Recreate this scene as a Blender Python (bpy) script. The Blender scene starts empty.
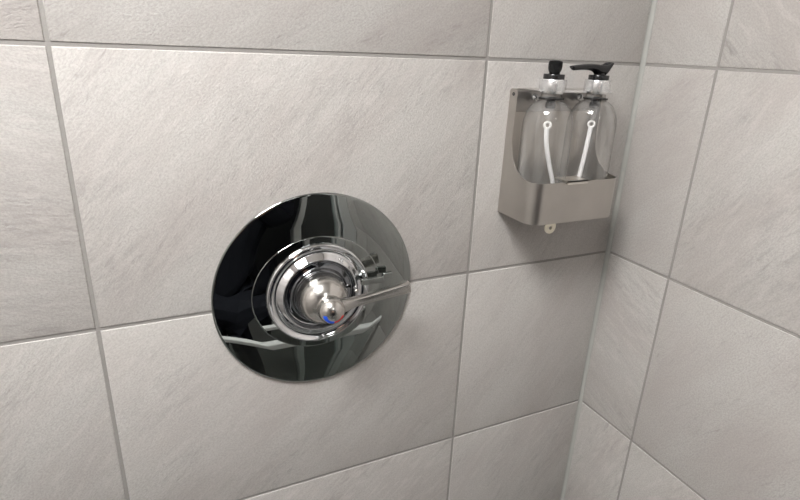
import bpy, bmesh, math, random
from mathutils import Vector, Matrix, noise
random.seed(7)
C = bpy.context.scene.collection
PI = math.pi

# ------------------------------------------------------------------ materials
def nm(name):
    m = bpy.data.materials.new(name); m.use_nodes = True
    nt = m.node_tree; nt.nodes.clear()
    out = nt.nodes.new('ShaderNodeOutputMaterial')
    return m, nt, out

def N(nt, kind, **kw):
    n = nt.nodes.new('ShaderNode' + kind)
    for k, v in kw.items():
        if k in n.inputs: n.inputs[k].default_value = v
        else: setattr(n, k, v)
    return n

def mathn(nt, op, a, b=None, clamp=False):
    n = nt.nodes.new('ShaderNodeMath'); n.operation = op; n.use_clamp = clamp
    for i, v in enumerate((a, b)):
        if v is None: continue
        if isinstance(v, (int, float)): n.inputs[i].default_value = v
        else: nt.links.new(v, n.inputs[i])
    return n.outputs[0]

def mixc(nt, fac, a, b, mode='MIX'):
    n = nt.nodes.new('ShaderNodeMix'); n.data_type = 'RGBA'; n.blend_type = mode
    if isinstance(fac, (int, float)): n.inputs[0].default_value = fac
    else: nt.links.new(fac, n.inputs[0])
    for i, v in ((6, a), (7, b)):
        if isinstance(v, tuple): n.inputs[i].default_value = (*v, 1)
        else: nt.links.new(v, n.inputs[i])
    return n.outputs[2]

def simple(name, col, rough=.5, metal=0, noise_amt=.04, noise_scale=60, bump=0, coat=0, aniso=None, spec=.5):
    m, nt, out = nm(name)
    b = N(nt, 'BsdfPrincipled', Roughness=rough, Metallic=metal)
    b.inputs['Specular IOR Level'].default_value = spec
    b.inputs['Coat Weight'].default_value = coat
    tc = N(nt, 'TexCoord')
    vec = tc.outputs['Object']
    if aniso:
        mp = N(nt, 'Mapping'); mp.inputs['Scale'].default_value = aniso
        nt.links.new(vec, mp.inputs[0]); vec = mp.outputs[0]
    n1 = N(nt, 'TexNoise', Scale=noise_scale, Detail=5.0)
    nt.links.new(vec, n1.inputs['Vector'])
    d = tuple(max(0, c * (1 - noise_amt)) for c in col); l = tuple(min(1, c * (1 + noise_amt)) for c in col)
    nt.links.new(mixc(nt, n1.outputs['Fac'], d, l), b.inputs['Base Color'])
    if bump:
        bp = N(nt, 'Bump', Strength=bump, Distance=.0004)
        nt.links.new(n1.outputs['Fac'], bp.inputs['Height']); nt.links.new(bp.outputs[0], b.inputs['Normal'])
    nt.links.new(b.outputs[0], out.inputs[0])
    return m

def tile_material():
    m, nt, out = nm('stone_look_tile')
    b = N(nt, 'BsdfPrincipled')
    b.inputs['Specular IOR Level'].default_value = .42
    uv = N(nt, 'UVMap', uv_map='grain')
    v = uv.outputs[0]
    at = N(nt, 'Attribute', attribute_name='tone')
    def tex(sc, detail=6., rough=.6, mode=None, scale=1., dist=0.):
        mp = N(nt, 'Mapping'); mp.inputs['Scale'].default_value = sc
        nt.links.new(v, mp.inputs[0])
        t = N(nt, 'TexNoise', Scale=scale, Detail=detail, Roughness=rough, Distortion=dist)
        nt.links.new(mp.outputs[0], t.inputs['Vector'])
        return t.outputs['Fac']
    def ramp(x, a, b_):
        r = N(nt, 'MapRange'); r.inputs[1].default_value = a; r.inputs[2].default_value = b_
        nt.links.new(x, r.inputs[0]); return r.outputs[0]
    cloud = tex((5, 14, 1), 4, .55)
    streak = tex((34, 150, 1), 5, .7, dist=.5)
    where = tex((7, 18, 1), 3, .5)
    fine = tex((360, 620, 1), 3, .65)
    grain = tex((520, 520, 1), 2, .7)
    cracks = tex((45, 230, 1), 5, .75, dist=.9)
    light = (0.570, 0.557, 0.536); mid = (0.507, 0.476, 0.456); dark = (0.255, 0.240, 0.230)
    c = mixc(nt, ramp(cloud, .36, .62), mid, light)
    c = mixc(nt, mathn(nt, 'MULTIPLY', ramp(fine, .44, .60), .50), c, (0.395, 0.372, 0.354))
    s = mathn(nt, 'MULTIPLY', ramp(streak, .47, .62), ramp(where, .45, .60))
    ska = N(nt, 'Attribute', attribute_name='veined')
    s = mathn(nt, 'MULTIPLY', s, ska.outputs['Fac'])
    c = mixc(nt, mathn(nt, 'MULTIPLY', s, .46), c, dark)
    ck = mathn(nt, 'MULTIPLY', ramp(cracks, .56, .68), ramp(where, .44, .58))
    c = mixc(nt, mathn(nt, 'MULTIPLY', ck, .45), c, (0.27, 0.25, 0.235))
    wl = tex((30, 130, 1), 5, .7, dist=.6)
    sk = N(nt, 'Attribute', attribute_name='veined')
    c = mixc(nt, mathn(nt, 'MULTIPLY', mathn(nt, 'MULTIPLY', ramp(wl, .50, .64), .50), sk.outputs['Fac']), c, (0.66, 0.63, 0.605))
    c = mixc(nt, mathn(nt, 'MULTIPLY', ramp(grain, .47, .60), .30), c, (0.40, 0.375, 0.36))
    # tone of each tile
    c = mixc(nt, 1., c, (.84, .835, .83), 'MULTIPLY')
    tn = N(nt, 'HueSaturation'); nt.links.new(c, tn.inputs['Color']); nt.links.new(at.outputs['Fac'], tn.inputs['Value'])
    nt.links.new(tn.outputs[0], b.inputs['Base Color'])
    nt.links.new(mathn(nt, 'ADD', mathn(nt, 'MULTIPLY', fine, .16), .40), b.inputs['Roughness'])
    h = mathn(nt, 'ADD', mathn(nt, 'MULTIPLY', fine, .5), mathn(nt, 'MULTIPLY', mathn(nt, 'MULTIPLY', streak, .9), ska.outputs['Fac']))
    h = mathn(nt, 'SUBTRACT', mathn(nt, 'ADD', h, mathn(nt, 'MULTIPLY', grain, .45)), mathn(nt, 'MULTIPLY', ck, .45))
    bp = N(nt, 'Bump', Strength=.45, Distance=.0012)
    nt.links.new(h, bp.inputs['Height']); nt.links.new(bp.outputs[0], b.inputs['Normal'])
    nt.links.new(b.outputs[0], out.inputs[0])
    return m

def thin_clear(name, tint=(.97, .97, .97), rough=.03, haze=.04, ior=1.5, edge=.9):
    """thin clear plastic: lets light through, reflects by Fresnel"""
    m, nt, out = nm(name)
    tr = N(nt, 'BsdfTransparent', Color=(*tint, 1))
    # light crosses more plastic where the wall is seen edge-on
    lw = N(nt, 'LayerWeight', Blend=.5)
    nt.links.new(mixc(nt, mathn(nt, 'POWER', lw.outputs['Facing'], 3.5), tint, tuple(c * edge for c in tint)), tr.inputs['Color'])
    gl = N(nt, 'BsdfGlossy', Roughness=rough, Color=(1, 1, 1, 1))
    df = N(nt, 'BsdfDiffuse', Color=(.85, .85, .84, 1))
    fr = N(nt, 'Fresnel', IOR=ior)
    geo = N(nt, 'NewGeometry')
    both = N(nt, 'MapRange'); both.inputs[3].default_value = ior; both.inputs[4].default_value = 1 / ior
    nt.links.new(geo.outputs['Backfacing'], both.inputs[0]); nt.links.new(both.outputs[0], fr.inputs['IOR'])
    tc = N(nt, 'TexCoord'); mp = N(nt, 'Mapping'); mp.inputs['Scale'].default_value = (90, 90, 10)
    nt.links.new(tc.outputs['Object'], mp.inputs[0])
    no = N(nt, 'TexNoise', Scale=1., Detail=3.)
    nt.links.new(mp.outputs[0], no.inputs['Vector'])
    hr = N(nt, 'MapRange'); hr.inputs[1].default_value = .42; hr.inputs[2].default_value = .68; nt.links.new(no.outputs['Fac'], hr.inputs[0])
    hz = mathn(nt, 'MULTIPLY', mathn(nt, 'ADD', hr.outputs[0], .25), haze * 2)  # milky haze; its upright pale streaks are painted in place of reflections
    m1 = N(nt, 'MixShader'); nt.links.new(hz, m1.inputs[0]); nt.links.new(tr.outputs[0], m1.inputs[1]); nt.links.new(df.outputs[0], m1.inputs[2])
    m2 = N(nt, 'MixShader'); nt.links.new(fr.outputs[0], m2.inputs[0]); nt.links.new(m1.outputs[0], m2.inputs[1]); nt.links.new(gl.outputs[0], m2.inputs[2])
    bp = N(nt, 'Bump', Strength=.12, Distance=.001)
    nt.links.new(no.outputs['Fac'], bp.inputs['Height']); nt.links.new(bp.outputs[0], gl.inputs['Normal'])
    nt.links.new(m2.outputs[0], out.inputs[0])
    return m

def emit(name, col, s):
    m, nt, out = nm(name); e = N(nt, 'Emission', Strength=s, Color=(*col, 1))
    nt.links.new(e.outputs[0], out.inputs[0]); return m

M = dict(
    tile=tile_material(),
    grout=simple('grey_grout', (.262, .250, .236), .8, noise_amt=.10, noise_scale=500, bump=.4),
    silicone=simple('silicone_sealant', (.34, .34, .32), .5, noise_amt=.05, noise_scale=120, bump=.2),
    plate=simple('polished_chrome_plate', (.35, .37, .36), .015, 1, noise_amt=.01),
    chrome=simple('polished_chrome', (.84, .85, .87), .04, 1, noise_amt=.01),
    dark_refl=simple('chrome_dark_reflection', (.26, .27, .29), .06, 1, noise_amt=.01),  # chrome with a dark reflection put into its colour
    satin=simple('satin_chrome', (.62, .60, .575), .21, 1, noise_amt=.02),
    steel=simple('brushed_stainless_steel', (.53, .505, .475), .34, 1, noise_amt=.16, noise_scale=22, bump=.0),
    lock=simple('lock_plate_steel', (.36, .35, .34), .30, 1, noise_amt=.06, noise_scale=40),
    silver=simple('silver_collar', (.84, .84, .84), .24, 1, noise_amt=.02),
    black=simple('black_plastic', (.012, .012, .013), .20, 0, noise_amt=.1),
    white=simple('white_plastic', (.80, .80, .80), .35, noise_amt=.02),
    tube=simple('white_dip_tube', (.82, .83, .85), .3, noise_amt=.02),
    red=simple('red_mark', (.85, .02, .02), .5, noise_amt=.02),
    blue=simple('blue_mark', (.01, .10, .80), .5, noise_amt=.02),
    pet=thin_clear('clear_bottle_plastic', (.93, .922, .91), .06, .055, 1.46, edge=.30),
    sleeve=thin_clear('clear_sleeve_plastic', (.96, .96, .96), .06, .10, 1.4),
    glass=thin_clear('clear_glass', (.93, .96, .95), .0, .01),
    ceiling=simple('white_ceiling_paint', (.78, .77, .75), .8, noise_amt=.02),
    dark=simple('unlit_room_dark', (.012, .013, .014), .7, noise_amt=.1, noise_scale=4),  # darkness of the unlit room beyond, put into the wall colour
    floor=simple('grey_floor_vinyl', (.28, .28, .265), .6, noise_amt=.12, noise_scale=12),
    rail=simple('white_rail', (.85, .85, .84), .3, noise_amt=.02),
    cloth=simple('black_cloth', (.010, .011, .016), .85, noise_amt=.2, noise_scale=200, spec=.2),
    skin=simple('skin', (.55, .36, .28), .5, noise_amt=.05),
    hair=simple('dark_hair', (.03, .02, .015), .5, noise_amt=.2, noise_scale=300),
)

# ------------------------------------------------------------------ helpers
def tag(o, label=None, cat=None, group=None, kind=None):
    if label: o['label'] = label
    if cat: o['category'] = cat
    if group: o['group'] = group
    if kind: o['kind'] = kind
    return o

def empty(name, loc, label=None, cat=None, group=None):
    o = bpy.data.objects.new(name, None); o.empty_display_size = .02
    C.objects.link(o); o.location = loc
    return tag(o, label, cat, group)

def obj(name, bm, mat, parent=None, smooth=True, auto=35, world=True):
    """bm is in world coordinates when a parent is given and world=True"""
    bmesh.ops.remove_doubles(bm, verts=bm.verts, dist=1e-7)
    bmesh.ops.recalc_face_normals(bm, faces=bm.faces)
    me = bpy.data.meshes.new(name)
    if parent is not None and world:
        r = parent
        off = Vector((0, 0, 0))
        while r is not None:
            off += r.location; r = r.parent
        bmesh.ops.translate(bm, verts=bm.verts, vec=-off)
    bm.to_mesh(me); bm.free()
    me.materials.append(mat)
    if smooth:
        for p in me.polygons: p.use_smooth = True
        try: me.set_sharp_from_angle(angle=math.radians(auto))
        except Exception: pass
    o = bpy.data.objects.new(name, me); C.objects.link(o)
    if parent is not None: o.parent = parent
    return o

def bevel_obj(o, w, seg=2):
    b = o.modifiers.new('bevel', 'BEVEL'); b.width = w; b.segments = seg; b.limit_method = 'ANGLE'; b.angle_limit = math.radians(40)
    b.harden_normals = False
    return o

def box(bm, x0, x1, y0, y1, z0, z1):
    vs = [bm.verts.new((x, y, z)) for x in (x0, x1) for y in (y0, y1) for z in (z0, z1)]
    for f in ((0, 1, 3, 2), (4, 6, 7, 5), (0, 4, 5, 1), (2, 3, 7, 6), (0, 2, 6, 4), (1, 5, 7, 3)):
        bm.faces.new([vs[i] for i in f])
    return vs

def catmull(pts, n=5):
    out = []
    P = [pts[0]] + list(pts) + [pts[-1]]
    for i in range(1, len(P) - 2):
        for k in range(n):
            t = k / n
            a, b, c, d = P[i - 1], P[i], P[i + 1], P[i + 2]
            out.append(tuple(.5 * ((2 * b[j]) + (-a[j] + c[j]) * t + (2 * a[j] - 5 * b[j] + 4 * c[j] - d[j]) * t * t
                                   + (-a[j] + 3 * b[j] - 3 * c[j] + d[j]) * t ** 3) for j in range(len(b))))
    out.append(tuple(pts[-1])); return out

def lathe(bm, prof, centre, axis='z', seg=72, sx=1., sz=1.):
    """prof: list of (radius, height along axis); axis 'z' up or 'y' = out of the wall (towards -y)"""
    rings = []
    for r, h in prof:
        if r < 1e-6:
            p = (centre[0], centre[1], centre[2] + h) if axis == 'z' else (centre[0], centre[1] - h, centre[2])
            rings.append([bm.verts.new(p)]); continue
        ring = []
        for k in range(seg):
            a = 2 * PI * k / seg
            if axis == 'z': p = (centre[0] + r * math.cos(a) * sx, centre[1] + r * math.sin(a), centre[2] + h)
            else: p = (centre[0] + r * math.cos(a) * sx, centre[1] - h, centre[2] + r * math.sin(a) * sz)
            ring.append(bm.verts.new(p))
        rings.append(ring)
    for a, b in zip(rings, rings[1:]):
        if len(a) == 1 and len(b) == 1: continue
        for k in range(seg):
            k2 = (k + 1) % seg
            if len(a) == 1: bm.faces.new((a[0], b[k], b[k2]))
            elif len(b) == 1: bm.faces.new((a[k], b[0], a[k2]))
            else: bm.faces.new((a[k], b[k], b[k2], a[k2]))
    return bm

def tube(bm, pts, r, seg=14, caps=True):
    pts = [Vector(p) for p in pts]
    rs = r if isinstance(r, (list, tuple)) else [r] * len(pts)
    rings = []
    up = None
    for i, p in enumerate(pts):
        t = (pts[min(i + 1, len(pts) - 1)] - pts[max(i - 1, 0)]).normalized()
        if up is None: up = t.orthogonal().normalized()
        u = (up - t * up.dot(t)).normalized(); up = u; v = t.cross(u)
        rings.append([bm.verts.new(p + (u * math.cos(2 * PI * k / seg) + v * math.sin(2 * PI * k / seg)) * rs[i]) for k in range(seg)])
    for a, b in zip(rings, rings[1:]):
        for k in range(seg): bm.faces.new((a[k], a[(k + 1) % seg], b[(k + 1) % seg], b[k]))
    if caps: bm.faces.new(rings[0][::-1]); bm.faces.new(rings[-1])
    return bm

def loft(bm, sections, caps=True):
    rings = [[bm.verts.new(p) for p in s] for s in sections]
    n = len(rings[0])
    for a, b in zip(rings, rings[1:]):
        for k in range(n): bm.faces.new((a[k], a[(k + 1) % n], b[(k + 1) % n], b[k]))
    if caps: bm.faces.new(rings[0][::-1]); bm.faces.new(rings[-1])

def BM(): return bmesh.new()

# ------------------------------------------------------------------ the tiled walls
H = .251; W = .40615; WB = .23241; WC = .10198
FLOOR = -5 * H; CEIL = 4 * H
GAP = .0033; BEV = .0011

def tiled_wall(name, us, zs, place, angles, thick=.05, veins={}):
    """us, zs: joint lines; place(u, depth, z) -> world point, depth > 0 goes into the wall"""
    bm = BM()
    uvl = bm.loops.layers.uv.new('grain'); ton = bm.faces.layers.float.new('tone'); vei = bm.faces.layers.float.new('veined')
    # backing with the grout as its face
    D = .0008
    u0, u1, z0, z1 = us[0], us[-1], zs[0], zs[-1]
    v = [bm.verts.new(place(u, d, z)) for u in (u0, u1) for d in (D, thick) for z in (z0, z1)]
    gf = []
    for f in ((0, 1, 3, 2), (4, 6, 7, 5), (0, 4, 5, 1), (2, 3, 7, 6), (0, 2, 6, 4), (1, 5, 7, 3)):
        fa = bm.faces.new([v[i] for i in f]); fa.material_index = 1; gf.append(fa)
    rnd = random.Random(sum(map(ord, name)))
    prof = [(0, .0042), (0, .0008), (.00030, .00040), (.0006, .00014), (.0011, .0)]   # (inset, depth): rounded tile edge
    for i in range(len(us) - 1):
        for j in range(len(zs) - 1):
            a0, a1, b0, b1 = us[i] + GAP / 2, us[i + 1] - GAP / 2, zs[j] + GAP / 2, zs[j + 1] - GAP / 2
            ang = angles.get((i, j), rnd.uniform(20, 70) if rnd.random() < .7 else rnd.uniform(110, 150))
            ca, sa = math.cos(math.radians(ang)), math.sin(math.radians(ang))
            ox, oy = rnd.uniform(0, 60), rnd.uniform(0, 60)
            veined = rnd.uniform(.6, 1.0) * veins.get((i, j), 1)
            tone = 1 + rnd.uniform(-.045, .045)
            jd = rnd.uniform(-.00015, .00015)
            rings = []
            for ins, d in prof:
                dd = d + jd if d < .002 else d
                rings.append([(bm.verts.new(place(x, dd, z)), x, z) for x, z in
                              ((a0 + ins, b0 + ins), (a1 - ins, b0 + ins), (a1 - ins, b1 - ins), (a0 + ins, b1 - ins))])
            fs = []
            for p, q in zip(rings, rings[1:]):
                for k in range(4): fs.append([p[k], p[(k + 1) % 4], q[(k + 1) % 4], q[k]])
            fs.append(rings[-1])
            for f in fs:
                fa = bm.faces.new([t[0] for t in f]); fa[ton] = tone; fa[vei] = veined
                for l, t in zip(fa.loops, f):
                    l[uvl].uv = (t[1] * ca + t[2] * sa + ox, -t[1] * sa + t[2] * ca + oy)
    bmesh.ops.recalc_face_normals(bm, faces=bm.faces)
    me = bpy.data.meshes.new(name); bm.to_mesh(me); bm.free()
    me.materials.append(M['tile']); me.materials.append(M['grout'])
    for p in me.polygons: p.use_smooth = True
    me.set_sharp_from_angle(angle=math.radians(50))
    o = bpy.data.objects.new(name, me); C.objects.link(o); o['kind'] = 'structure'
    return o

zs = [k * H for k in range(-5, 5)]
# back wall: columns counted from the left
bx = [-1.45, -WB - 2 * W, -WB - W, -WB, 0]
ang_b = {(2, 5): 48, (2, 4): 40, (1, 5): -8, (1, 4): 48, (3, 5): 60, (3, 4): 55, (3, 3): 52, (2, 6): 30, (1, 6): 10, (3, 6): 60, (2, 3): 40, (1, 3): 40}
tiled_wall('wall_back', bx, zs, lambda u, d, z: (u, d, z), ang_b, veins={(2, 4): .5, (3, 4): .45, (3, 5): .4, (3, 6): .4, (2, 6): .45, (1, 6): .5})
RY = -1.10
ry = [0, -WC, -WC - W, -WC - 2 * W, RY]
ang_r = {(0, 5): 40, (0, 4): -25, (1, 5): 58, (1, 4): 60, (1, 6): -42, (0, 6): -40, (1, 3): 60, (0, 3): 70}
# (drawn with u = distance from the corner)
tiled_wall('wall_right', [-y for y in ry], zs, lambda u, d, z: (d, -u, z), ang_r, veins={(1, 4): .25, (0, 5): .4, (0, 6): .4})
tiled_wall('wall_left', [0, .35, .35 + W, .35 + 2 * W, .35 + 3 * W, .35 + 4 * W, 2.6], zs, lambda u, d, z: (-1.45 - d, -u, z), {})

def slab(name, *a, mat=None):
    bm = BM(); box(bm, *a); return tag(obj(name, bm, mat, smooth=False), kind='structure')
slab('floor', -1.5, 1.3, -2.65, .05, FLOOR - .05, FLOOR, mat=M['floor'])
slab('ceiling', -1.5, 1.3, -2.65, .05, CEIL, CEIL + .05, mat=M['ceiling'])
slab('wall_front', -1.5, 1.3, -2.65, -2.6, FLOOR, CEIL, mat=M['dark'])
slab('wall_far_right', 1.25, 1.3, -2.6, RY, FLOOR, CEIL, mat=M['dark'])
slab('wall_return', .05, 1.3, RY, RY + .05, FLOOR, CEIL, mat=M['dark'])

# silicone bead in the corner
bm = BM(); secs = []
for k in range(240):
    z = FLOOR + (CEIL - FLOOR) * k / 239
    a = .0050 + .0006 * noise.noise(Vector((z * 9, 1.3, 0))); b = .0048 + .0006 * noise.noise(Vector((z * 8, 7.3, 0)))
    s = []
    for t in range(6):
        q = t / 5 * PI / 2
        s.append((-.0003 - a * (1 - math.sin(q)) * .96, -.0003 - b * (1 - math.cos(q)) * .96, z))
    secs.append(s + [(.0005, .0005, z)])
loft(bm, secs)
tag(obj('trim_1', bm, M['silicone'], auto=60), kind='structure')

# ------------------------------------------------------------------ shower mixer
CX, CZ = -.4254, .0056
mix = empty('shower_valve', (CX, 0, CZ), 'large round polished chrome shower mixer plate with a lever, set flat on the tiled wall', 'shower valve')
c0 = (CX, 0, CZ)
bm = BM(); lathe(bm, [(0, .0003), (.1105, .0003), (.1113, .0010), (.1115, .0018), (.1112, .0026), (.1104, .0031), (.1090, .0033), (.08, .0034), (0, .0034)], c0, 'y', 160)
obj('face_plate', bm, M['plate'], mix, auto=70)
bm = BM(); lathe(bm, [(.0722, .0032), (.0720, .0037), (.0715, .0040), (.0706, .0041), (0, .0041)], c0, 'y', 128, sz=.90)
obj('raised_disc', bm, M['plate'], mix, auto=80)
prof = catmull([(.0571, .0038), (.0573, .0062), (.0562, .0081), (.0548, .0083), (.0534, .0073), (.0512, .0060), (.0490, .0056), (.0474, .0057), (.0464, .0063)], 4)[:-1] \
    + catmull([(.0464, .0063), (.0440, .0088), (.0416, .0113), (.0408, .0117), (.0400, .0113), (.0390, .0090), (.0378, .0060), (.0368, .0048), (.0296, .0046)], 4) + [(0, .0046)]
bm = BM(); lathe(bm, prof, c0, 'y', 128)
obj('dish_ring', bm, M['chrome'], mix, auto=80)
prof = catmull([(.0366, .0047), (.0362, .0062), (.0340, .0066), (.0312, .0075), (.0292, .0100), (.0286, .0110), (.0270, .0112)], 4)
bm = BM(); lathe(bm, prof, c0, 'y', 96)
obj('inner_ring', bm, M['dark_refl'], mix, auto=70)  # ring added so the groove looks like chrome mirroring something dark
prof = [(.0270, .0090), (.0276, .0110)] + catmull([(.0276, .0125), (.0274, .0190), (.0262, .0260), (.0228, .0325), (.0180, .0372), (.0135, .0400), (.0100, .0420)], 5) + [(0, .0425)]
bm = BM(); lathe(bm, prof, c0, 'y', 96)
obj('hub', bm, M['satin'], mix, auto=50)
# knob ball
KY = .0465; KR = .0145
bm = BM(); lathe(bm, [(.0098, .036)] + [(KR * math.sin(t), KY - KR * math.cos(t)) for t in [PI * (.28 + .72 * k / 22) for k in range(23)]][:-1] + [(0, KY + KR)], c0, 'y', 64)
knob = obj('knob', bm, M['satin'], mix, auto=60)
# colour marks on the knob: blue to the left, red to the right
def arc(name, a0, a1, mat, parent):
    bm = BM(); pol = math.radians(43); wd = math.radians(8); n = 20; R0 = KR + .00022
    top, low = [], []
    def P(R, po, a): return (CX + R * math.sin(po) * math.cos(a), -(KY + R * math.cos(po)), CZ + R * math.sin(po) * math.sin(a))
    secs = []
    for k in range(n + 1):
        a = math.radians(a0 + (a1 - a0) * k / n)
        secs.append([P(R0, pol - wd, a), P(R0, pol, a), P(R0, pol + wd, a), P(R0 - .0006, pol + wd, a), P(R0 - .0006, pol - wd, a)])
    loft(bm, secs)
    return obj(name, bm, mat, parent, auto=30)
o = arc('temperature_mark', 186, 268, M['blue'], knob); tag(o, 'blue arc for cold')
o = arc('temperature_mark', 270, 340, M['red'], knob); tag(o, 'red arc for hot')
# lever
bm = BM(); secs = []
ax0 = Vector((CX + .004, -.0450, CZ + .001)); ax1 = Vector((-.3385, -.0480, .0190))
dirv = (ax1 - ax0).normalized(); sv = Vector((0, -1, 0)); sv = (sv - dirv * sv.dot(dirv)).normalized(); uv_ = dirv.cross(sv)
if uv_.z < 0: uv_ = -uv_
L = (ax1 - ax0).length
for t, h, d in catmull([(0, .0180, .0170), (.010, .0150, .0140), (.018, .0112, .0112), (.028, .0092, .0098), (.045, .0096, .0102), (.065, .0112, .0108), (L - .002, .0126, .0112), (L - .0004, .0121, .0108), (L, .0108, .0096)], 4):
    s = []
    for k in range(24):
        a = 2 * PI * k / 24; e = .42 if t > .02 else .42 + (.02 - t) * 25
        ca, sa = math.cos(a), math.sin(a)
        s.append(ax0 + dirv * t + uv_ * (h / 2 * math.copysign(abs(sa) ** e, sa)) + sv * (d / 2 * math.copysign(abs(ca) ** e, ca)))
    secs.append(s)
loft(bm, secs)
obj('lever', bm, M['satin'], mix, auto=30)
# small temperature stop with a stepped end, behind the lever
bm = BM(); box(bm, -.380, -.3535, -.0150, -.0100, .0115, .0185)
o = bevel_obj(obj('stop_tab', bm, M['plate'], mix), .0009)
bm = BM(); box(bm, -.3540, -.3425, -.0150, -.0100, .0150, .0225)
bevel_obj(obj('tab_end', bm, M['plate'], o), .0009)
# small screw on the dish rim right above the lever
bm = BM(); lathe(bm, [(.0024, .010), (.0024, .0182), (.0018, .0188), (0, .0188)], (CX + .0385, 0, CZ + .002), 'y', 24)
obj('grub_screw', bm, M['satin'], mix)

# ------------------------------------------------------------------ bottle holder
X0, X1, DY, ZB, ZL, ZT, RC = -.198, -.070, .0640, .0770, .1245, .2210, .016
hold = empty('bottle_holder', (-.134, 0, ZB), 'brushed stainless steel wall basket holding two clear pump bottles', 'bottle holder')
T = .0013
def path_pts(off):
    """plan path from the back left, round the front, to the back right, offset inwards by off"""
    x0, x1, d, r = X0 + off, X1 - off, DY - off, RC - off
    pts = []
    for k in range(30): pts.append((x0, -.0006 - (d - r - .0006) * k / 30))
    for k in range(13):
        a = PI + PI / 2 * k / 12; pts.append((x0 + r + r * math.cos(a), -(d - r) + r * math.sin(a)))
    for k in range(1, 30): pts.append((x0 + r + (x1 - x0 - 2 * r) * k / 30, -d))
    for k in range(13):
        a = 1.5 * PI + PI / 2 * k / 12; pts.append((x1 - r + r * math.cos(a), -(d - r) + r * math.sin(a)))
    for k in range(1, 31): pts.append((x1, -(d - r) + (d - r - .0006) * k / 30))
    return pts
def top_z(y):
    d = -y
    tab = [(0, .2190), (.0030, .2210), (.0100, .2210), (.0125, .2190), (.0130, .2150), (.0130, .1640), (.0145, .1560), (.0175, .1450), (.0260, .1345), (.0355, .1283), (.0470, .1252), (.0560, .1245), (1, .1245)]
    for (a, za), (b, zb) in zip(tab, tab[1:]):
        if a <= d <= b: return za + (zb - za) * (d - a) / max(b - a, 1e-9)
    return ZL
def refine(pts):
    out = []
    for (a, b) in zip(pts, pts[1:]):
        out.append(a)
        if abs(a[1]) < .018 and abs(a[0] - b[0]) < 1e-6:
            for k in (.25, .5, .75): out.append((a[0], a[1] + (b[1] - a[1]) * k))
    out.append(pts[-1]); return out
def path_exact(off):
    pts = path_pts(off)
    front = [p for p in pts if p[1] <= -.020]
    ys = [-.0004, -.001, -.002, -.003, -.006, -.010, -.0115, -.0125, -.01298, -.01302, -.0138, -.0145, -.016, -.0175, -.019]
    return [(X0 + off, y) for y in ys] + front + [(X1 - off, y) for y in ys[::-1]]
po, pi_ = path_exact(0), path_exact(T)
if len(po) != len(pi_):
    n = min(len(po), len(pi_)); po, pi_ = po[:n], pi_[:n]
bm = BM(); secs = []
for (a, b) in zip(po, pi_):
    zt = top_z(a[1])
    secs.append([(a[0], a[1], ZB), (a[0], a[1], zt), (b[0], b[1], zt), (b[0], b[1], ZB)])
loft(bm, secs)
obj('basket_wall', bm, M['steel'], hold, auto=40)
bm = BM()
fp = [(X0 + T, -.0004)] + [p for p in pi_ if p[1] < -.019] + [(X1 - T, -.0004)]
lo = [bm.verts.new((x, y, ZB + .0004)) for x, y in fp]; hi = [bm.verts.new((x, y, ZB + .0017)) for x, y in fp]
bm.faces.new(lo); bm.faces.new(hi)
for k in range(len(fp)): bm.faces.new((lo[k], lo[(k + 1) % len(fp)], hi[(k + 1) % len(fp)], hi[k]))
obj('basket_floor', bm, M['steel'], hold, auto=30)
bm = BM(); box(bm, X0 + T, X1 - T, -.0017, .0, ZB + .0017, ZT)
bevel_obj(obj('back_plate', bm, M['steel'], hold), .0003, 1)
# darker locking plate across the top, with two ball headed screws
bm = BM(); box(bm, X0 + .0045, X1 - .0045, -.0032, -.0017, .1955, .2186)
lk = bevel_obj(obj('lock_plate', bm, M['lock'], hold), .0004, 1)
for x in (-.1680, -.1020):
    bm = BM(); lathe(bm, [(.0022, .003), (.0022, .0058)] + [(.0046 * math.sin(t), .0092 - .0046 * math.cos(t)) for t in [PI * (.2 + .8 * k / 14) for k in range(14)]] + [(0, .0138)], (x - .0015, 0, .2120), 'y', 32)
    obj('screw', bm, M['chrome'], hold)
# small hole rim in the left cheek
bm = BM(); lathe(bm, [(.0008, 0), (.0020, 0), (.0020, .0006), (.0008, .0006), (.0008, 0)], (0, 0, 0), 'y', 24)
bmesh.ops.rotate(bm, verts=bm.verts, cent=(0, 0, 0), matrix=Matrix.Rotation(-PI / 2, 3, 'Z'))
bmesh.ops.translate(bm, verts=bm.verts, vec=(X0 + .0000, -.0075, .2155))
obj('rivet', bm, M['black'], hold)
# neck plate, forked round the bottle necks
BXL, BXR, BY = -.1665, -.1020, -.0335
bm = BM(); zt, th = .2196, .0011; n = 120
xa, xb = -.1815, -.0790; f, g = [], []
for k in range(n + 1):
    x = xa + (xb - xa) * k / n
    y = -.0345
    for cx in (BXL, BXR):
        if abs(x - cx) < .0125: y = BY + math.sqrt(.0125 ** 2 - (x - cx) ** 2)
    f.append((x, y)); g.append((x, -.0032))
secs = [[(a[0], a[1], zt), (a[0], a[1], zt + th), (b[0], b[1], zt + th), (b[0], b[1], zt)] for a, b in zip(f, g)]
loft(bm, secs)
obj('neck_fork', bm, M['chrome'], hold, auto=30)
# lock slider over the front lip
bm = BM(); box(bm, -.1545, -.1245, -.0662, -.0440, .1247, .1262)
box(bm, -.1545, -.1245, -.0662, -.0651, .1222, .1262)
obj('lock_tab', bm, simple('bright_steel_edge', (.78, .75, .70), .3, 1), hold, smooth=False)
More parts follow.
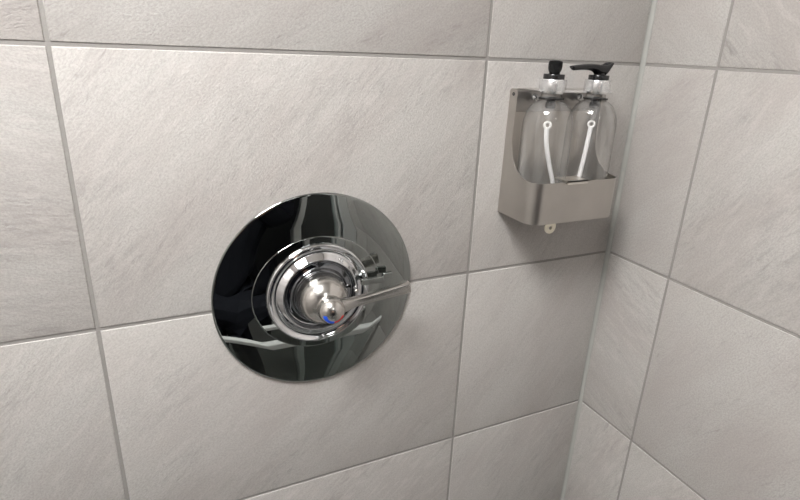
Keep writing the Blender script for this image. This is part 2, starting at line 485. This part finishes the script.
# key tag below the floor
bm = BM(); tx, ty, tz = -.1515, -.0450, .0655
secs = []
for k in range(41):
    a = 2 * PI * k / 40; ca, sa = math.cos(a), math.sin(a)
    secs.append([(tx + .0080 * ca, ty, tz + .0080 * sa), (tx + .0022 * ca, ty, tz - .0008 + .0022 * sa), (tx + .0022 * ca, ty + .0016, tz - .0008 + .0022 * sa), (tx + .0080 * ca, ty + .0016, tz + .0080 * sa)])
loft(bm, secs, caps=False)
kt = obj('lock_eye', bm, simple('pale_brass', (.80, .76, .64), .3, 1), hold, auto=40)
bm = BM(); box(bm, tx - .005, tx + .005, ty - .0003, ty + .0019, tz + .0060, ZB + .0006)
obj('eye_stem', bm, M['steel'], kt, smooth=False)

# ------------------------------------------------------------------ pump bottles
def bottle(x, y, yaw, label, tube_pts):
    z0 = ZB + .0019
    b = empty('pump_bottle', (x, y, z0), label, 'pump bottle', 'clear pump bottles in the steel holder')
    c = (x, y, z0)
    R = .0280
    outer = catmull([(.0215, .0), (.0255, .0006), (.0274, .0030), (R, .0080), (R, .0500), (R, .0980), (.0277, .1060), (.0264, .1140), (.0240, .1210), (.0205, .1265), (.0160, .1303), (.0125, .1322), (.0113, .1340), (.0112, .1400)], 5)
    inner = [(max(r - .0007, .001), h + (.0008 if h < .01 else 0)) for r, h in outer][::-1]
    bm = BM(); lathe(bm, [(0, .0016), (.012, .0012)] + outer, c, 'z', 72)
    obj('bottle_body', bm, M['pet'], b, auto=60)
    # black gasket and pump housing inside the neck
    bm = BM(); lathe(bm, [(.0116, .1334), (.0138, .1334), (.0138, .1350), (.0116, .1350), (.0116, .1334)], c, 'z', 48)
    g = obj('gasket', bm, M['black'], b)
    bm = BM(); lathe(bm, [(0, .1235), (.0044, .1235), (.0056, .1250), (.0056, .1290), (.0042, .1300), (.0048, .1330), (.0, .1330)], c, 'z', 32)
    obj('pump_housing', bm, M['black'], b)
    bm = BM(); lathe(bm, [(0, .1092), (.0020, .1095), (.0032, .1130), (.0030, .1236), (0, .1236)], c, 'z', 28)
    obj('pump_barrel', bm, M['pet'], b)
    # ball valve ring
    bm = BM(); n = 28; prof = []
    for k in range(n + 1):
        a = 2 * PI * k / n
        prof.append((.0034 + .0013 * math.cos(a), .0016 * math.sin(a)))
    lathe(bm, prof, (0, 0, 0), 'z', 32)
    bmesh.ops.rotate(bm, verts=bm.verts, cent=(0, 0, 0), matrix=Vector((-.60, -.75, .15)).to_track_quat('Z', 'Y').to_matrix())
    bmesh.ops.translate(bm, verts=bm.verts, vec=(x, y, z0 + .1050))
    obj('valve_ring', bm, M['white'], b)
    pts = catmull([(x + dx, y + dy, z0 + h) for dx, dy, h in tube_pts], 8)
    bm = BM(); tube(bm, pts, .0026, 16)
    obj('dip_tube', bm, M['tube'], b, auto=50)
    # collar, sleeve, pump
    bm = BM(); lathe(bm, [(0, .1392), (.0118, .1392), (.0124, .1398), (.0124, .1538), (.0118, .1546), (0, .1546)], c, 'z', 48)
    obj('collar', bm, M['silver'], b, auto=50)
    bm = BM(); lathe(bm, [(.0150, .1420), (.0150, .1546), (.0143, .1546), (.0143, .1420), (.0150, .1420)], c, 'z', 48)
    obj('clear_sleeve', bm, M['sleeve'], b, auto=50)
    bm = BM(); lathe(bm, [(0, .1546), (.0112, .1546), (.0114, .1550), (.0114, .1592), (.0110, .1598), (.0060, .1600), (.0058, .1640), (0, .1640)], c, 'z', 48)
    obj('pump_base', bm, M['black'], b, auto=40)
    # pump head: a saddle with a long curved nozzle and a flicked tail
    ca, sa = math.cos(yaw), math.sin(yaw)
    secs = []
    tops = catmull([(-.0140, .1738, .0016, .0110, 0), (-.0128, .1738, .0034, .0142, .0026), (-.0095, .1730, .0095, .0148, .0075), (-.0070, .1725, .0130, .0148, .0095), (-.0030, .1722, .0132, .0146, .0100), (.0035, .1722, .0130, .0144, .0100),
                    (.0085, .1722, .0095, .0136, .0045), (.0160, .1720, .0076, .0116, .0025), (.0260, .1712, .0064, .0100, .0016), (.0350, .1704, .0060, .0094, .001), (.0400, .1694, .0052, .0086, .0), (.0425, .1688, .0026, .0076, .0)], 4)
    for X, zt, h, w, gr in tops:
        s = []
        for k in range(44):
            a = 2 * PI * k / 44; cs, sn = math.cos(a), math.sin(a)
            e = .7
            Y = w / 2 * math.copysign(abs(cs) ** e, cs); Z = h / 2 * math.copysign(abs(sn) ** e, sn)
            if sn < 0: Y *= 1 - .36 * (-sn)
            if sn > 0: Z -= gr * math.exp(-(Y / (w * .20)) ** 2)
            zc = zt - h / 2
            s.append((x + X * ca - Y * sa, y + X * sa + Y * ca, z0 + zc + Z))
        secs.append(s)
    bm = BM(); loft(bm, secs)
    obj('pump_head', bm, M['black'], b, auto=60)
    return b

bottle(BXL, BY, math.radians(50), 'left clear pump bottle, its black pump head seen end-on as two small lobes',
       [(-.0005, 0, .1015), (.0006, 0, .090), (.0050, .0, .074), (.0120, .0, .055), (.0190, .0, .037), (.0225, 0, .014)])
bottle(BXR, BY, math.radians(182), 'right clear pump bottle, its black nozzle pointing left along the wall',
       [(-.0004, 0, .1015), (-.0012, 0, .090), (-.0030, .0, .070), (-.0062, .0, .042), (-.0085, .0, .025), (-.0105, 0, .010)])

# ------------------------------------------------------------------ the rest of the shower, seen in the chrome
DOOR_Y = -.72
d = empty('shower_door', (-.6, DOOR_Y, FLOOR), 'half height clear shower door with a white top rail, mirrored in the chrome plate', 'shower door')
bm = BM(); box(bm, -1.35, -.03, DOOR_Y - .003, DOOR_Y + .003, FLOOR + .03, -.48)
obj('glass_pane', bm, M['glass'], d, smooth=False)
bm = BM(); box(bm, -1.40, 0, DOOR_Y - .012, DOOR_Y + .012, -.485, -.466)
bevel_obj(obj('top_rail', bm, M['rail'], d), .004)
bm = BM(); box(bm, -1.40, 0, DOOR_Y - .012, DOOR_Y + .012, FLOOR, FLOOR + .035)
bevel_obj(obj('bottom_rail', bm, M['rail'], d), .004)
SY = -1.02
s = empty('shower_screen', (-.08, SY, FLOOR), 'tall narrow clear shower screen between two bright metal posts, mirrored in the chrome plate', 'shower screen')
for x0, x1, y0, y1 in ((-.045, 0, SY - .02, SY + .02), (-.062, -.052, SY - .02, SY + .02), (-.205, -.180, SY - .02, SY + .02)):
    bm = BM(); box(bm, x0, x1, y0, y1, FLOOR, CEIL)
    bevel_obj(obj('post', bm, simple('satin_aluminium', (.82, .83, .83), .35, .6), s), .003)
bm = BM(); box(bm, -.180, -.062, SY - .003, SY + .003, FLOOR, CEIL)
obj('glass_pane', bm, M['glass'], s, smooth=False)

# lamps: one over the shower, one added outside it as fill
def lamp(x, y, r, name, label, glow):
    e = empty(name, (x, y, CEIL), label, 'ceiling light', 'round ceiling lights')
    bm = BM(); lathe(bm, [(r, 0), (r + .02, 0), (r + .02, -.008), (r + .012, -.014), (r, -.014), (r, 0)], (x, y, CEIL), 'z', 64)
    obj('rim', bm, M['rail'], e, auto=40)
    bm = BM(); lathe(bm, [(0, 0), (r, 0), (r, -.010), (0, -.010)], (x, y, CEIL), 'z', 64)
    obj('diffuser', bm, emit('lamp_diffuser', (1, .985, .97), glow), e, auto=40)
lamp(-.90, -.52, .25, 'ceiling_light', 'round white ceiling light over the middle of the shower', 41)
lamp(-.35, -1.75, .17, 'ceiling_light', 'round white ceiling light added as fill, outside the shower', 9)  # unseen source, added as front fill to soften the joint shadows

# ------------------------------------------------------------------ the photographer, mirrored in the chrome
def person():
    p = empty('person', (-.50, -.92, FLOOR), 'person in a black coat standing outside the shower door, mirrored in the chrome plate', 'person')
    g = FLOOR
    J = {  # name: (x, y, z above floor, radius x, radius y)
        'pelvis': (-.50, -.93, .90, .165, .11), 'waist': (-.50, -.94, 1.05, .165, .105), 'chest': (-.50, -.94, 1.22, .175, .115), 'sh': (-.50, -.94, 1.34, .13, .095),
        'neck': (-.50, -.93, 1.43, .055, .055), 'skull': (-.505, -.91, 1.54, .074, .09), 'crown': (-.505, -.915, 1.60, .070, .085),
        'hipL': (-.60, -.93, .84, .095, .095), 'kneeL': (-.62, -.92, .48, .062, .062), 'ankL': (-.63, -.95, .10, .042, .042), 'toeL': (-.64, -.80, .035, .038, .030),
        'hipR': (-.45, -.93, .84, .090, .095), 'kneeR': (-.44, -.92, .48, .062, .062), 'ankR': (-.44, -.95, .10, .042, .042), 'toeR': (-.43, -.80, .035, .038, .030),
        'shL': (-.70, -.94, 1.32, .062, .060), 'elL': (-.76, -.90, 1.08, .047, .047), 'wrL': (-.72, -.82, 1.28, .030, .028), 'haL': (-.705, -.80, 1.35, .034, .020),
        'shR': (-.31, -.94, 1.32, .062, .060), 'elR': (-.27, -.92, 1.08, .050, .050), 'wrR': (-.40, -.84, 1.27, .032, .030), 'haR': (-.43, -.82, 1.34, .036, .022)}
    E = [('pelvis', 'waist'), ('waist', 'chest'), ('chest', 'sh'), ('sh', 'neck'), ('neck', 'skull'), ('skull', 'crown'),
         ('pelvis', 'hipL'), ('hipL', 'kneeL'), ('kneeL', 'ankL'), ('ankL', 'toeL'), ('pelvis', 'hipR'), ('hipR', 'kneeR'), ('kneeR', 'ankR'), ('ankR', 'toeR'),
         ('sh', 'shL'), ('shL', 'elL'), ('elL', 'wrL'), ('wrL', 'haL'), ('sh', 'shR'), ('shR', 'elR'), ('elR', 'wrR'), ('wrR', 'haR')]
    for hand, wr, s in (('haL', 'wrL', -1), ('haR', 'wrR', 1)):
        h = Vector(J[hand][:3]); dv = (h - Vector(J[wr][:3])).normalized(); sd = Vector((1, 0, 0)); bend = Vector((0, 0, 1)).cross(sd)
        for k, ln in enumerate((.030, .038, .042, .036)):
            off = sd * (k - 1.5) * .019 * s
            a, b, c = hand + 'a%d' % k, hand + 'b%d' % k, hand + 'c%d' % k
            p1 = h + off + dv * .030; p2 = p1 + dv * ln; p3 = p2 + (dv + bend * .5).normalized() * ln * .8
            for nme, q, r in ((a, p1, .0095), (b, p2, .0088), (c, p3, .0078)): J[nme] = (*q, r, r)
            E += [(hand, a), (a, b), (b, c)]
        t1 = h + sd * .030 * -s - dv * .005; t2 = t1 + (sd * -s + dv * 1.3).normalized() * .045
        J[hand + 't'] = (*t1, .011, .011); J[hand + 'u'] = (*t2, .009, .009); E += [(hand, hand + 't'), (hand + 't', hand + 'u')]
    J = {k: (v[0], v[1] - .07, *v[2:]) for k, v in J.items()}
    names = list(J); me = bpy.data.meshes.new('body')
    verts = [Vector((J[k][0], J[k][1], J[k][2] + (g if J[k][2] > .0 and not (len(k) > 3 and k[:2] == 'ha') else 0))) for k in names]
    # finger joints were computed from heights above the floor as well
    verts = [Vector((J[k][0], J[k][1], J[k][2] + g)) for k in names]
    me.from_pydata([v - Vector(p.location) for v in verts], [(names.index(a), names.index(b)) for a, b in E], [])
    o = bpy.data.objects.new('body', me); C.objects.link(o); o.parent = p
    sk = o.modifiers.new('skin', 'SKIN'); 
    for k, v in zip(names, me.skin_vertices[0].data): v.radius = J[k][3:5]; v.use_root = (k == 'pelvis')
    ss = o.modifiers.new('sub', 'SUBSURF'); ss.levels = 2; ss.render_levels = 2
    me.materials.append(M['skin'])
    def garment(name, keys, edges, grow, mat):
        gm = bpy.data.meshes.new(name); ks = list(keys)
        gm.from_pydata([Vector((J[k][0], J[k][1], J[k][2] + g)) - Vector(p.location) for k in ks], [(ks.index(a), ks.index(b)) for a, b in edges], [])
        go = bpy.data.objects.new(name, gm); C.objects.link(go); go.parent = p
        go.modifiers.new('skin', 'SKIN')
        for k, v in zip(ks, gm.skin_vertices[0].data): v.radius = (J[k][3] + grow, J[k][4] + grow); v.use_root = (k == ks[0])
        q = go.modifiers.new('sub', 'SUBSURF'); q.levels = 2; q.render_levels = 2
        gm.materials.append(mat); return go
    J['hem'] = (-.47, -1.00, .82, .185, .125)
    garment('coat', ['chest', 'pelvis', 'waist', 'sh', 'hem', 'shL', 'elL', 'wrL', 'shR', 'elR', 'wrR'],
            [('chest', 'sh'), ('chest', 'waist'), ('waist', 'pelvis'), ('pelvis', 'hem'), ('sh', 'shL'), ('shL', 'elL'), ('elL', 'wrL'), ('sh', 'shR'), ('shR', 'elR'), ('elR', 'wrR')], .016, M['cloth'])
    garment('trousers', ['pelvis', 'hipL', 'kneeL', 'ankL', 'hipR', 'kneeR', 'ankR'],
            [('pelvis', 'hipL'), ('hipL', 'kneeL'), ('kneeL', 'ankL'), ('pelvis', 'hipR'), ('hipR', 'kneeR'), ('kneeR', 'ankR')], .014, M['cloth'])
    for sd in 'LR':
        garment('shoe', ['ank' + sd, 'toe' + sd], [('ank' + sd, 'toe' + sd)], .006, M['cloth'])
    # face and hair
    hx, hy, hz = -.505, -.985, g + 1.56
    bm = BM(); bmesh.ops.create_uvsphere(bm, u_segments=24, v_segments=16, radius=1)
    for v in bm.verts:
        v.co = Vector((v.co.x * .084, v.co.y * .100, v.co.z * .105)) + Vector((hx, hy - .012, hz + .022))
    bmesh.ops.delete(bm, geom=[v for v in bm.verts if v.co.y > hy + .030 and v.co.z < hz + .075], context='VERTS')
    obj('hair', bm, M['hair'], p)
    for sx in (-1, 1):
        bm = BM(); bmesh.ops.create_uvsphere(bm, u_segments=16, v_segments=10, radius=.011, matrix=Matrix.Translation((hx + sx * .030, hy + .074, hz + .005)))
        obj('eye', bm, M['white'], p)
    bm = BM(); tube(bm, [(hx, hy + .080, hz + .010), (hx, hy + .098, hz - .022), (hx, hy + .082, hz - .032)], [.007, .012, .008], 10)
    obj('nose', bm, M['skin'], p)
    bm = BM(); tube(bm, [(hx - .022, hy + .072, hz - .052), (hx, hy + .081, hz - .053), (hx + .022, hy + .072, hz - .052)], [.003, .006, .003], 10)
    obj('mouth', bm, simple('lips', (.45, .20, .18), .5), p)
person()

# ------------------------------------------------------------------ world, camera, colour
w = bpy.data.worlds.new('world'); bpy.context.scene.world = w; w.use_nodes = True
w.node_tree.nodes['Background'].inputs[0].default_value = (.8, .85, 1, 1); w.node_tree.nodes['Background'].inputs[1].default_value = .05

cam = bpy.data.cameras.new('camera'); co = bpy.data.objects.new('camera', cam); C.objects.link(co)
right = Vector((.9059, -.4217, .0391)); down = Vector((-.1143, -.3323, -.9362)); fwd = Vector((.4078, .8436, -.3493))
R = Matrix((right, -down, -fwd)).transposed()
co.matrix_world = Matrix.Translation((-.58055, -.52314, .25867)) @ R.to_4x4()
cam.sensor_width = 36; cam.lens = 541.5 / 800 * 36; cam.clip_start = .01
bpy.context.scene.camera = co
sc = bpy.context.scene
sc.view_settings.view_transform = 'Standard'; sc.view_settings.look = 'None'; sc.view_settings.gamma = 1; sc.view_settings.use_curve_mapping = False
sc.view_settings.exposure = 0.35
sc.cycles.max_bounces = 10; sc.cycles.transparent_max_bounces = 24; sc.cycles.glossy_bounces = 6
